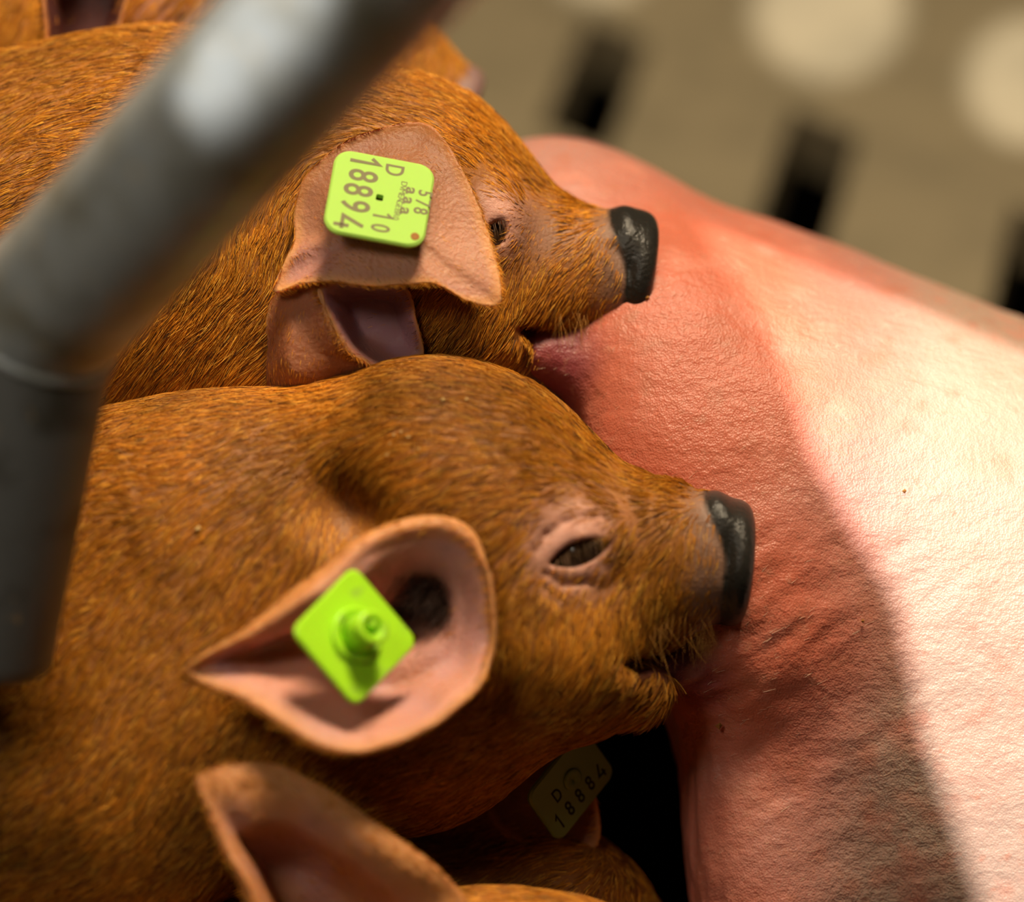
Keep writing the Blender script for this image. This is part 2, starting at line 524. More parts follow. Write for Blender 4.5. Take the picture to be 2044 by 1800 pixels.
prism('slurry_pit', [(-2, -2), (2, -2), (2, 2), (-2, 2)], -0.32, -0.30, M_PIT, floor, bevel=0)

# ------------------------------------------------------------------ sow
def plane(p, n):
    n = unit(n); p = np.array(p, float)
    return lambda P: (P - p) @ n
def inter(fs, k):
    def f(P):
        d = fs[0](P)
        for s, kk in fs[1:]:
            d = -smin(-d, -s(P), kk)
        return d
    return f
sow_core = inter([plane((1600, 1150, 20), (0.10, -0.12, 1.0)),
                  (plane((1352, 1600, -330), (-0.95, 0.24, -0.10)), 300),
                  (plane((1500, 760, -20), (0.12, -0.70, 0.70)), 300),
                  (plane((1500, 395, -700), (0.39, -0.91, -0.12)), 420),
                  (plane((1700, 1420, 20), (-0.12, 0.42, 0.90)), 380),
                  (plane((3000, 0, 0), (1, 0, 0)), 200),
                  (plane((0, 2330, -400), (0, 0.82, -0.57)), 300),
                  (plane((0, 0, -2600), (0, 0, -1)), 300)], 1)
def sow_sdf(P):
    d = sow_core(P)
    d = smin(d, ell((1110, 455, -720), (200, 145, 260), 25)(P), 200)
    d = smin(d, ell((1545, 1760, -270), (172, 360, 170))(P), 120)
    d = smin(d, ell((1500, 1230, -170), (150, 200, 150))(P), 120)
    d = smin(d, ell((1330, 700, -400), (170, 170, 200))(P), 130)
    d = smin(d, cone((1480, 1330, -140), 70, (1300, 1335, -20), 36)(P), 40)      # teat in the near mouth
    d = smin(d, cone((1270, 765, -330), 100, (1075, 708, -215), 50)(P), 60)       # teat in the far mouth
    return d
V, F = polygonise(sow_sdf, (900, 0, -2750), (3120, 2700, 160), 17, proj=2)
# coarse folds of the udder skin
n_s = grad(sow_sdf, V, 6)
q = np.stack(((V[:, 0] * 0.85 - V[:, 1] * 0.52) / 3.2, V[:, 0] * 0.52 + V[:, 1] * 0.85, V[:, 2]), 1)
near = np.exp(-((V[:, 0] - 1540) / 260) ** 2 - ((V[:, 1] - 1330) / 240) ** 2)
q2 = np.stack((V[:, 0], V[:, 1] / 4.5, V[:, 2]), 1)
low = sstep(1150, 1500, V[:, 1]) * (1 - sstep(1400, 1520, V[:, 0]))
V = V + n_s * ((-np.abs(noise(q, 38)) * 14 * (0.2 + near) + noise(V, 130) * 5 - np.abs(noise(q2, 20, 3)) * 12 * low))[:, None]
pink = np.array([0.44, 0.218, 0.18]); red = np.array([0.52, 0.14, 0.082]); deep = np.array([0.24, 0.045, 0.05]); pale = np.array([0.43, 0.285, 0.22])
r1 = 1 - sstep(120, 520, np.linalg.norm((V - np.array([1380, 720, -200])) * np.array([1, .8, .3]), axis=1))
r2 = 1 - sstep(80, 420, np.linalg.norm((V - np.array([1470, 1240, -100])) * np.array([1, .8, .4]), axis=1))
r3 = 0.55 * sstep(1150, 1450, V[:, 1]) * (1 - sstep(1380, 1720, V[:, 0]))
k = np.clip(np.maximum(np.maximum(r1, r2), r3) * 1.1 + 0.15 * noise(V, 90, 2), 0, 1)[:, None]
kp = sstep(1750, 2000, V[:, 0] + 0.1 * V[:, 1])[:, None]
c = pink * (1 - kp) + pale * kp
c = c * (1 - k) + red * k
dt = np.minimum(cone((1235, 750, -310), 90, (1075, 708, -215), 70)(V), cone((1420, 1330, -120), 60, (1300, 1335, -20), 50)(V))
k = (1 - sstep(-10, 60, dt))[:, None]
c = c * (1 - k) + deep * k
sp = (sstep(0.35, 0.8, noise(V, 34, 6)) * 0.5)[:, None]
c = c * (1 - sp) + np.array([0.45, 0.15, 0.09]) * sp
sow = thing('sow', (2000, 1500, -900), 'large pink sow lying beside the suckling piglets', 'sow')
o = link('body', make_mesh('sow_body', V, F, c), M_SOW, sow)
sb = o.modifiers.new('subdivision', 'SUBSURF'); sb.levels = 1; sb.render_levels = 1
# fine pale bristles
def sow_dens(P, n):
    return ((P[:, 0] < 2150) & (P[:, 1] < 1900) & (n[:, 2] > 0.1)) * (0.25 + 0.75 * sstep(1350, 1700, P[:, 0]))
def sow_len(P): return np.full(len(P), 26.0)
fur(sow, 'bristles', V, F, 5000, lambda P, n: np.tile(unit((0.75, -0.45, 0.0)), (len(P), 1)),
    lambda P, r: np.tile((0.72, 0.52, 0.38), (len(P), 1)) * r.uniform(0.8, 1.2, len(P))[:, None], sow_len, sow_dens, width=0.9, lift=0.12, seed=21, clump=0.15)

# ------------------------------------------------------------------ piglets
def guide_len(spots, base):
    def f(P):
        L_ = np.full(len(P), float(base))
        for u, v, r, val in spots:
            L_ += (val - base) * np.exp(-(((P[:, 0] - u) ** 2 + (P[:, 1] - v) ** 2) / r ** 2))
        return np.maximum(L_, 4)
    return f

def piglet_body(root, f, lo, hi, h, colour, name='body'):
    V, F = polygonise(f, lo, hi, h, proj=2)
    o = link(name, make_mesh(name, V, F, colour(V)), M_SKIN, root)
    return o, V, F

SKIN = np.array([0.32, 0.118, 0.022]); PINK = np.array([0.56, 0.28, 0.21]); SNOUT = np.array([0.24, 0.13, 0.085])
BLACK = np.array([0.022, 0.020, 0.017]); MOUTH = np.array([0.16, 0.04, 0.04])

def blend(c, col, k):
    k = np.clip(k, 0, 1)[:, None]
    return c * (1 - k) + col * k

def leg(u, v, w):
    z = (w1((u, v, w)).z - 0.012) / S
    return cone((u, v, w), 95, (u - 20, v + 0.82 * z * 0.93, w - 0.57 * z * 0.93), 48)
def lens(c, a, b, rot):
    R_ = (a * a + b * b) / (2 * b); o_ = R_ - b; ca, sa = math.cos(math.radians(rot)), math.sin(math.radians(rot)); c = np.array(c, float)
    def f(P):
        q = P - c; x = q[:, 0] * ca + q[:, 1] * sa; y = -q[:, 0] * sa + q[:, 1] * ca
        return np.maximum(np.maximum(np.hypot(x, y - o_), np.hypot(x, y + o_)) - R_, np.abs(q[:, 2]) - 70)
    return f
# ---- near piglet ------------------------------------------------
A_DISC = disc((1466, 1124, 0), (0.985, 0.08, -0.15), 126, 25, 24)
A_LOBE = ell((1450, 1050, 25), (36, 72, 82), -24)
a_ops = [('+', ell((880, 1015, -20), (300, 275, 250)), 1),
         ('+', cone((1040, 1085, 0), 245, (1300, 1120, 0), 152, 0.95), 90),
         ('+', cone((1300, 1120, 0), 150, (1408, 1118, 0), 122, 0.95), 60),
         ('-', plane((1452, 1116, 0), (-1, 0, 0)), 16),
         ('+', ell((1060, 1290, 10), (250, 200, 225)), 120),
         ('+', cone((1080, 1330, 0), 160, (1275, 1375, 0), 66), 70),
         ('+', cone((850, 1080, -30), 325, (400, 1250, -60), 415, 0.66), 120),
         ('+', cone((400, 1250, -60), 415, (-420, 1500, -120), 500, 0.66), 150),
         ('+', ell((800, 1430, -30), (270, 235, 200)), 120),
         ('+', ell((180, 1560, 60), (330, 330, 200)), 160),
         ('+', leg(560, 1640, 40), 60), ('+', leg(620, 1600, -180), 60),
         ('-', ell((690, 1015, 275), (55, 75, 120), -30), 100),          # hollow behind the ear
         ('+', ell((1335, 985, 20), (36, 18, 50)), 30),
         ('-', ell((1400, 1325, 20), (150, 26, 200), 8), 22),           # mouth
         ('-', ell((1270, 1318, 110), (30, 22, 60), 10), 18)]
A0 = build(a_ops)
ew = surf_w(A0, 1155, 1105)
a_ops += [('+', ell((1152, 1085, ew - 45), (105, 80, 62), -18), 40),
          ('+', cone((1098, 1112, ew - 2), 16, (1160, 1072, ew + 8), 21), 22),
          ('+', cone((1160, 1072, ew + 8), 21, (1206, 1066, ew - 12), 13), 22),
          ('+', cone((1100, 1142, ew - 14), 12, (1190, 1140, ew - 16), 13), 22),
          ('-', lens((1157, 1104, ew), 64, 24, -20), 9),
          ('-', ell((850, 1195, 255), (105, 82, 210), 20), 30),
          ('+', A_DISC, 14), ('+', A_LOBE, 30),
          ('-', cone((1402, 1020, 118), 8, (1440, 1095, 128), 9), 14),
          ('-', cone((1440, 1095, 128), 8, (1448, 1200, 112), 5), 12)]
A1 = build(a_ops)
for line in ([(1074, 1100), (1092, 1068), (1128, 1042), (1170, 1028), (1208, 1030)], [(1090, 1146), (1128, 1166), (1176, 1162)], [(1082, 1166), (1118, 1196)]):
    q = [(u, v, surf_w(A1, u, v) + 1) for u, v in line]
    for q0, q1 in zip(q, q[1:]): a_ops.append(('-', cone(q0, 5, q1, 5), 12))
A = build(a_ops)
def a_colour(V):
    c = np.tile(SKIN, (len(V), 1))
    c = blend(c, PINK, np.exp(-(((V[:, 0] - 1140) / 108) ** 2 + ((V[:, 1] - 1085) / 105) ** 2) ** 1.5) * (V[:, 2] > 60))
    c = blend(c, SNOUT, sstep(1330, 1410, V[:, 0]))
    c = blend(c, BLACK, 1 - sstep(7, 15, smin(A_DISC(V), A_LOBE(V), 34)))
    c = blend(c, MOUTH, np.exp(-((V[:, 1] - 1325) / 34) ** 2) * sstep(1240, 1275, V[:, 0]) * (V[:, 0] < 1420))
    return c * (0.92 + 0.16 * noise(V, 40, 9)[:, None])
near = thing('piglet', (300, 1700, -300), 'ginger piglet in front showing the open ear with a studded lime tag', 'piglet', 'ginger piglets suckling side by side')
o, VA, FA = piglet_body(near, A, (-950, 690, -900), (1520, 2500, 480), 7.5, a_colour)
a_flow = flow([(1380, 1080, -0.25, 0.9, 0.1), (1330, 985, -0.4, -0.5, 0.6), (1300, 1220, -0.1, 1, 0), (1240, 960, -0.8, -0.2, 0.1), (1150, 880, -0.85, -0.35, 0),
               (1260, 1080, -0.5, 0.8, 0), (1120, 1000, -0.75, 0.1, 0), (1000, 820, -0.95, -0.1, 0), (850, 800, -1, 0.05, 0), (650, 810, -0.95, 0.12, 0),
               (1060, 1080, -0.6, 0.6, 0), (560, 880, -0.85, 0.35, 0), (680, 930, -0.55, 0.7, 0), (700, 1010, -0.2, 0.95, 0), (430, 950, -0.8, 0.45, 0), (260, 930, -0.9, 0.3, 0),
               (450, 1100, -0.6, 0.75, 0), (250, 1150, -0.6, 0.7, 0), (300, 1450, -0.5, 0.8, 0), (100, 1650, -0.75, 0.55, 0), (1150, 1300, -0.45, 0.85, 0), (1060, 1250, -0.15, 1, 0),
               (1180, 1430, -0.75, 0.5, 0), (950, 1520, -0.8, 0.4, 0), (880, 1000, -0.85, 0.4, 0), (1320, 1390, -0.7, 0.5, 0)])
def a_dens(P, n):
    d = in_view()(P, n)
    d = d * (1 - 0.93 * np.exp(-(((P[:, 0] - 1145) / 92) ** 2 + ((P[:, 1] - 1085) / 86) ** 2) ** 2))
    d = d * (1 - 0.75 * sstep(1345, 1400, P[:, 0])) * (P[:, 0] < 1438) * (np.minimum(A_DISC(P), A_LOBE(P)) > 6)
    d = d * (1 - 0.9 * np.exp(-((P[:, 1] - 1328) / 22) ** 2) * (P[:, 0] > 1265))
    return d
a_len = guide_len([(1320, 1230, 90, 44), (1330, 985, 45, 42), (1150, 1090, 80, 14), (1400, 1150, 60, 18), (700, 830, 160, 52), (1250, 1430, 90, 60)], 36)
# eyelashes and chin whiskers
def arcs(starts, dirs, lens, bend, col, width, seed):
    r = np.random.default_rng(seed); K = 5; t = np.linspace(0, 1, K)
    s = np.array(starts, float); d = unit(np.array(dirs, float)); L_ = np.array(lens, float)
    b = np.array(bend, float)
    p = s[:, None] + L_[:, None, None] * (d[:, None] * t[None, :, None] + b[None, None] * (t ** 2)[None, :, None])
    return p, np.tile(col, (len(s), 1)) * r.uniform(0.6, 1.3, len(s))[:, None], np.full(len(s), width)
r_ = np.random.default_rng(5)
ts = np.linspace(0, 1, 24)
lash = np.stack((1108 + 92 * ts, 1118 - 50 * ts - 10 * np.sin(math.pi * ts), np.full(24, ew + 14)), 1)
E1 = arcs(lash, np.stack((0.25 + r_.normal(0, .15, 24), np.full(24, 0.7), np.full(24, 0.9)), 1), r_.uniform(26, 46, 24), (0, 0.35, -0.25), (0.14, 0.075, 0.035), 1.7, 1)
nw = 46
wu = r_.uniform(1255, 1420, nw); wv = 1262 + r_.uniform(-30, 40, nw) - (wu - 1255) * 0.12
ww = np.array([surf_w(A, a, b) for a, b in zip(wu, wv)])
ok = ww > -60
E2 = arcs(np.stack((wu, wv, ww), 1)[ok], np.stack((r_.normal(0.0, .38, nw), np.full(nw, 1.0), r_.uniform(0.0, 0.4, nw)), 1)[ok], r_.uniform(40, 90, nw)[ok], (0.08, 0.12, -0.25), (0.42, 0.20, 0.045), 0.95, 2)
extra = tuple(np.concatenate(x) for x in zip(E1, E2))
fur(near, 'coat', VA, FA, 145000, a_flow, fur_colour(), a_len, a_dens, width=1.65, seed=11, extra=extra)

def sphere(name, c, r, m, parent, sq=(1, 1, 1)):
    U_, V_ = np.meshgrid(np.linspace(0, 2 * math.pi, 32, endpoint=False), np.linspace(0.001, math.pi - 0.001, 18))
    P = np.stack((np.cos(U_) * np.sin(V_) * sq[0], np.cos(V_) * sq[1], np.sin(U_) * np.sin(V_) * sq[2]), -1).reshape(-1, 3) * r + np.array(c, float)
    i, j = np.meshgrid(np.arange(17), np.arange(32), indexing='ij')
    F = np.stack((i * 32 + j, i * 32 + (j + 1) % 32, (i + 1) * 32 + (j + 1) % 32, (i + 1) * 32 + j), -1).reshape(-1, 4)
    p = P[F[:, 0]]; nn = np.cross(P[F[:, 2]] - p, P[F[:, 3]] - P[F[:, 1]])
    if (nn * (P[F].mean(1) - np.array(c))).sum() > 0: F = F[:, ::-1]
    return link(name, make_mesh(name, P, F), m, parent)
sphere('eye', (1155, 1108, ew - 58), 66, M_EYE, near)

ear1 = cup([(365, 1342, 372), (450, 1274, 388), (560, 1196, 385), (650, 1122, 350), (722, 1068, 315), (800, 1038, 290), (880, 1032, 272), (945, 1062, 268),
            (980, 1135, 275), (992, 1225, 290), (986, 1312, 315), (955, 1388, 355), (880, 1446, 400), (800, 1490, 425), (705, 1510, 440), (620, 1490, 440),
            (540, 1440, 425), (455, 1392, 400)], (845, 1205, 248), steep=0.40, pit=170, roll=16,
           lips=[0.06, 0.20, 0.28, 0.27, 0.25, 0.26, 0.28, 0.22, 0.10, 0.08, 0.08, 0.08, 0.08, 0.08, 0.08, 0.08, 0.08, 0.08])
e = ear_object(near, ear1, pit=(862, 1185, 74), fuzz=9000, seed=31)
# dark hair tuft in the ear canal
nk = 520
s = np.stack((r_.normal(865, 42, nk), r_.normal(1180, 30, nk), np.full(nk, 95.0)), 1)
s[:, 1] = 1150 + (s[:, 0] - 810) * 0.65 + r_.normal(0, 20, nk); s[:, 2] = 190 + r_.uniform(-20, 40, nk)
p, c_, wd = arcs(s, np.stack((r_.normal(-0.3, .4, nk), r_.normal(0.5, .4, nk), r_.uniform(0.3, 1, nk)), 1), r_.uniform(30, 70, nk), (-0.1, 0.2, -0.2), (0.028, 0.013, 0.008), 1.5, 4)
strands(e, 'canal_hair', p, c_, wd)

# ---- middle piglet ------------------------------------------------
DB = -290
B_DISC = disc((1268, 545, DB), (0.98, 0.16, -0.15), 124, 25, 24)
B_LOBE = ell((1258, 478, DB + 28), (40, 68, 82), -14)
b_ops = [('+', ell((760, 430, DB - 20), (290, 275, 250), 15), 1),
         ('+', cone((880, 470, DB), 232, (1140, 545, DB), 124, 0.98), 90),
         ('+', cone((1140, 545, DB), 124, (1226, 546, DB), 117, 1.0), 60),
         ('-', plane((1256, 534, DB), (-1, -0.1, 0)), 16),
         ('+', ell((890, 640, DB + 10), (210, 180, 210)), 110),
         ('+', cone((930, 690, DB), 150, (1090, 790, DB), 62), 70),
         ('+', cone((700, 470, DB - 30), 300, (350, 500, DB - 50), 400, 0.66), 120),
         ('+', cone((350, 500, DB - 50), 400, (-480, 600, DB - 120), 480, 0.66), 150),
         ('+', ell((600, 760, DB - 20), (260, 230, 200)), 120),
         ('+', leg(420, 860, DB + 40), 60), ('+', leg(480, 850, DB - 160), 60),
         ('-', ell((1190, 715, DB + 130), (165, 32, 130), 22), 24)]
B0 = build(b_ops)
ebw = surf_w(B0, 990, 462)
b_ops += [('+', ell((985, 455, ebw - 40), (62, 85, 55), 10), 40),
          ('-', lens((990, 466, ebw), 42, 20, -58), 8),
          ('+', cone((964, 430, ebw - 6), 10, (1010, 432, ebw - 8), 12), 18),
          ('+', cone((1012, 436, ebw - 8), 11, (1022, 480, ebw - 12), 9), 18),
          ('-', ell((750, 632, DB + 215), (80, 68, 110), 20), 24),
          ('+', B_DISC, 14), ('+', B_LOBE, 30),
          ('-', cone((1222, 490, DB + 112), 7, (1250, 540, DB + 124), 9), 14)]
B = build(b_ops)
def b_colour(V):
    c = np.tile(SKIN, (len(V), 1))
    c = blend(c, PINK, np.exp(-(((V[:, 0] - 990) / 75) ** 2 + ((V[:, 1] - 440) / 75) ** 2) ** 1.5) * (V[:, 2] > DB + 60))
    c = blend(c, np.array([0.34, 0.18, 0.12]), np.exp(-(((V[:, 0] - 1090) / 80) ** 2 + ((V[:, 1] - 470) / 60) ** 2)) * 0.8)
    c = blend(c, SNOUT, sstep(1160, 1235, V[:, 0]))
    c = blend(c, BLACK, 1 - sstep(7, 15, smin(B_DISC(V), B_LOBE(V), 34)))
    c = blend(c, np.array([0.12, 0.06, 0.05]), sstep(1030, 1070, V[:, 0]) * sstep(690, 720, V[:, 1]))
    return c * (0.92 + 0.16 * noise(V, 40, 9)[:, None])
mid = thing('piglet', (200, 900, -700), 'ginger piglet in the middle whose folded ear carries a numbered green tag', 'piglet', 'ginger piglets suckling side by side')
o, VB, FB = piglet_body(mid, B, (-980, 40, DB - 1300), (1320, 1980, DB + 330), 7.5, b_colour)
b_flow = flow([(1200, 480, -0.5, 0.6, 0), (1150, 420, -0.4, -0.6, 0.5), (1050, 370, -0.7, -0.5, 0), (980, 300, -0.8, -0.4, 0), (850, 200, -0.9, -0.3, 0), (940, 380, -0.9, -0.2, 0),
               (1180, 600, -0.35, 0.85, 0), (1080, 560, -0.35, 0.9, 0), (1080, 470, -0.5, 0.5, 0), (950, 680, -0.55, 0.8, 0), (870, 640, -0.5, 0.85, 0), (850, 720, -0.45, 0.85, 0),
               (540, 450, -0.3, 0.95, 0), (450, 620, -0.6, 0.75, 0), (330, 700, -0.6, 0.75, 0), (300, 160, -0.97, 0.2, 0), (150, 250, -0.95, 0.3, 0), (50, 400, -0.8, 0.55, 0), (1050, 760, -0.7, 0.5, 0)])
def b_dens(P, n):
    d = in_view()(P, n)
    d = d * (1 - 0.93 * np.exp(-(((P[:, 0] - 990) / 50) ** 2 + ((P[:, 1] - 440) / 58) ** 2) ** 2))
    d = d * (1 - 0.7 * sstep(1180, 1215, P[:, 0])) * (P[:, 0] < 1246) * (np.minimum(B_DISC(P), B_LOBE(P)) > 6)
    return d * (1 - 0.9 * sstep(1030, 1070, P[:, 0]) * sstep(690, 715, P[:, 1]))
b_len = guide_len([(1170, 420, 50, 40), (990, 445, 60, 14), (1090, 470, 60, 18), (1210, 560, 50, 18), (400, 650, 250, 46)], 34)
nw = 50
wu = r_.uniform(1110, 1215, nw); wv = 640 + r_.uniform(-25, 15, nw)
ww = np.array([surf_w(B, a, b) for a, b in zip(wu, wv)]); ok = ww > DB - 60
E3 = arcs(np.stack((wu, wv, ww), 1)[ok], np.stack((r_.normal(-0.1, .3, nw), np.full(nw, 1.0), r_.uniform(0.1, 0.5, nw)), 1)[ok], r_.uniform(40, 75, nw)[ok], (0.08, 0.12, -0.25), (0.42, 0.20, 0.045), 0.95, 2)
ts = np.linspace(0, 1, 12)
E4 = arcs(np.stack((972 + 36 * ts, 442 - 6 * ts, np.full(12, ebw + 8)), 1), np.stack((r_.normal(0.1, .2, 12), np.full(12, 0.8), np.full(12, 0.6)), 1), r_.uniform(24, 36, 12), (0, 0.3, -0.2), (0.10, 0.055, 0.03), 1.6, 9)
fur(mid, 'coat', VB, FB, 145000, b_flow, fur_colour(), b_len, b_dens, width=1.65, seed=12, extra=tuple(np.concatenate(x) for x in zip(E3, E4)))
sphere('eye', (988, 466, ebw - 50), 54, M_EYE, mid)

# folded ear: the flap that carries the tag ...
ZB = DB + 260
flap = cup([(570, 520, ZB + 20), (545, 580, ZB + 22), (600, 566, ZB + 66), (670, 562, ZB + 88), (760, 575, ZB + 95), (860, 562, ZB + 95), (930, 598, ZB + 90), (990, 610, ZB + 78), (1001, 580, ZB + 72),
            (975, 470, ZB + 35), (935, 365, ZB + 10), (885, 275, ZB - 25), (835, 243, ZB - 50), (760, 255, ZB - 45), (680, 290, ZB - 30), (610, 350, ZB - 15), (585, 420, ZB - 5), (588, 480, ZB + 5)],
           (770, 430, ZB + 72), lip=0.0, steep=0.95, thick=18, wave=4)
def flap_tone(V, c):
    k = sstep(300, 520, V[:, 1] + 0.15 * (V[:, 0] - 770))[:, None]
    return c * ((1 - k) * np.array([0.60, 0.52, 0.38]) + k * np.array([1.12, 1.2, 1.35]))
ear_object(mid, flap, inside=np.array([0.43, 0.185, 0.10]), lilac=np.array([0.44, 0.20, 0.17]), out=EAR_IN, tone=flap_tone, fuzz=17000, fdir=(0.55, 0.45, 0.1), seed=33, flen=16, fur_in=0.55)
# ... and the open funnel under it
fun = cup([(638, 572, ZB + 50), (720, 556, ZB + 30), (810, 572, ZB + 5), (832, 640, ZB - 10), (848, 715, ZB - 25), (800, 745, ZB - 8), (735, 732, ZB + 25), (690, 700, ZB + 50), (655, 630, ZB + 60)],
          (755, 630, ZB - 62), lip=0.07, steep=0.5, thick=12, wave=3)
ear_object(mid, fun, inside=np.array([0.38, 0.17, 0.15]), lilac=np.array([0.40, 0.22, 0.30]), fuzz=2500, seed=34, flen=18)
shell = cup([(546, 590, ZB - 20), (600, 566, ZB + 20), (640, 575, ZB + 52), (655, 630, ZB + 60), (690, 698, ZB + 50), (740, 735, ZB + 25), (700, 800, ZB - 20), (620, 860, ZB - 60), (540, 860, ZB - 90), (508, 780, ZB - 90), (517, 690, ZB - 60)],
            (600, 700, ZB + 40), lip=0.0, steep=0.8, thick=14, wave=3)
ear_object(mid, shell, inside=np.array([0.33, 0.12, 0.055]), lilac=np.array([0.36, 0.14, 0.08]), fuzz=4500, seed=35, flen=18, fur_in=0.8, fdir=(-0.2, 0.9, 0))

# ---- far piglet ------------------------------------------------
DC = -760; SHX, SHY = -330, -395
c_ops = [('+', ell((760 + SHX, 430 + SHY, DC), (290, 260, 230), 15), 1),
         ('+', cone((540, 65, DC), 215, (760, 150, DC), 130, 0.95), 90),
         ('+', cone((760, 150, DC), 125, (850, 205, DC), 112, 0.95), 50),
         ('-', plane((882, 225, DC), (-0.85, -0.5, 0)), 12),
         ('+', ell((890 + SHX, 640 + SHY, DC), (210, 180, 210)), 110),
         ('+', cone((700 + SHX, 470 + SHY, DC), 300, (-600, 140, DC - 60), 440, 0.6), 150)]
C_DISC = disc((895, 232, DC), (0.85, 0.5, -0.12), 112, 30, 28)
c_ops.append(('+', C_DISC, 14))
Cf = build(c_ops)
def c_colour(V):
    c = np.tile(SKIN * 1.2, (len(V), 1))
    c = blend(c, np.array([0.42, 0.20, 0.13]), np.exp(-(((V[:, 0] - 330) / 160) ** 2 + ((V[:, 1] - 20) / 140) ** 2)))
    c = blend(c, PINK, sstep(800, 850, V[:, 0] + 0.3 * V[:, 1]) * 0.5)
    return blend(c, np.array([0.22, 0.13, 0.12]), 1 - sstep(2, 9, C_DISC(V)))
far = thing('piglet', (100, 300, -1100), 'ginger piglet farthest back, half hidden behind the grey pipe', 'piglet', 'ginger piglets suckling side by side')
o, VC, FC = piglet_body(far, Cf, (-1100, -360, DC - 600), (990, 640, DC + 330), 11, c_colour)
def c_dens(P, n):
    return in_view(60)(P, n) * (P[:, 1] < 330) * (C_DISC(P) > 6) * (1 - 0.6 * np.exp(-(((P[:, 0] - 330) / 110) ** 2 + ((P[:, 1] - 30) / 110) ** 2)))
fur(far, 'coat', VC, FC, 60000, flow([(300, 40, -0.6, 0.7, 0), (50, 50, -0.5, 0.85, 0), (880, 130, -0.3, 0.9, 0)]), fur_colour(), lambda P: np.full(len(P), 36.0), c_dens, width=2.0, seed=13)
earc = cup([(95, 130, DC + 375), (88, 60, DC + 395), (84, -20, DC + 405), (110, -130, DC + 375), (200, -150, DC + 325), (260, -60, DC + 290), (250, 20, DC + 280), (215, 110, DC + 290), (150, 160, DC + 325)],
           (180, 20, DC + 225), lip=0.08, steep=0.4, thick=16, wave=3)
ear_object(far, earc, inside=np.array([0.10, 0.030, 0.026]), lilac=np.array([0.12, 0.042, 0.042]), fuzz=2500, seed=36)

# ---- nearest piglet at the bottom edge ------------------------------------------------
DD = 330
d_ops = [('+', ell((1060, 2050, DD - 200), (340, 270, 240)), 1),
         ('+', cone((900, 2080, DD - 200), 280, (100, 2250, DD - 250), 330), 120),
         ('+', cone((1150, 2080, DD - 200), 230, (1400, 2110, DD - 260), 140), 90)]
Df = build(d_ops)
bot = thing('piglet', (900, 2300, 0), 'ginger piglet at the bottom edge with an untagged pointed ear', 'piglet', 'ginger piglets suckling side by side')
o, VD, FD = piglet_body(bot, Df, (-280, 1700, DD - 600), (1580, 2620, DD + 120), 14, lambda V: np.tile(SKIN * 1.3, (len(V), 1)))
fur(bot, 'coat', VD, FD, 26000, flow([(1100, 1780, -0.9, 0.2, 0)]), fur_colour(), lambda P: np.full(len(P), 36.0),
    lambda P, n: (0.25 + 0.75 * (P[:, 1] < 1950)) * (n[:, 2] > -0.4), width=2.0, seed=14)
eard = cup([(393, 1556, DD + 60), (440, 1532, DD + 60), (500, 1522, DD + 50), (570, 1530, DD + 40), (650, 1568, DD + 40), (750, 1640, DD + 40), (850, 1712, DD + 30), (930, 1790, DD + 10), (980, 1900, DD),
            (850, 2000, DD + 20), (650, 2010, DD + 60), (540, 1900, DD + 90), (480, 1770, DD + 95), (440, 1690, DD + 85), (408, 1610, DD + 70)],
           (610, 1830, DD - 110), lip=0.34, steep=0.34, thick=18, wave=5, roll=14)
ear_object(bot, eard, inside=np.array([0.42, 0.175, 0.085]), lilac=np.array([0.40, 0.19, 0.18]), fuzz=7000, seed=37, fur_in=0.5, fdir=(-0.6, -0.5, 0.2))

# ---- piglet underneath ------------------------------------------------
DE = -330
e_ops = [('+', ell((1120, 1830, DE), (185, 175, 170), 20), 1),
         ('+', cone((1150, 1850, DE), 130, (1290, 1900, DE), 90), 60),
         ('+', cone((1050, 1850, DE - 20), 170, (500, 1900, DE - 100), 280), 90),
         ('+', ell((985, 1600, DE - 70), (170, 130, 110), 15), 60)]
Ef = build(e_ops)
und = thing('piglet', (1000, 2100, -700), 'dark shaded piglet underneath, with only its head top and tagged ear showing', 'piglet', 'ginger piglets suckling side by side')
o, VE, FE = piglet_body(und, Ef, (180, 1430, DE - 420), (1420, 2220, DE + 240), 11, lambda V: np.tile(SKIN, (len(V), 1)))
fur(und, 'coat', VE, FE, 14000, flow([(1100, 1700, -0.8, 0.4, 0), (1230, 1780, -0.5, 0.8, 0)]), fur_colour(), lambda P: np.full(len(P), 36.0),
    lambda P, n: (P[:, 1] < 1850) * (n[:, 2] > -0.4), width=2.0, seed=15)
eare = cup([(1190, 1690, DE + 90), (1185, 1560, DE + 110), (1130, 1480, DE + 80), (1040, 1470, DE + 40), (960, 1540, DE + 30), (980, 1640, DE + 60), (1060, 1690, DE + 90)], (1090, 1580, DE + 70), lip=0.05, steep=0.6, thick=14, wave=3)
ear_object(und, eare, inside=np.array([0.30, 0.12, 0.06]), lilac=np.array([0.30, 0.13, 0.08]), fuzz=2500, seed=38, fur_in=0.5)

# ------------------------------------------------------------------ ear tags
def frame_tag(c, e1, e2):
    """world matrix whose x runs along e1, y along e2 (pixel-space vectors) around c"""
    c = np.array(c, float)
    o_, x, y = w2([c])[0], w2([c + e1])[0], w2([c + e2])[0]
    X = unit(x - o_); Y = y - o_; Y = unit(Y - (Y @ X) * X); Z = np.cross(X, Y)
    M_ = Matrix.Identity(4)
    for i in range(3):
        M_[i][0], M_[i][1], M_[i][2], M_[i][3] = X[i], Y[i], Z[i], o_[i]
    return M_

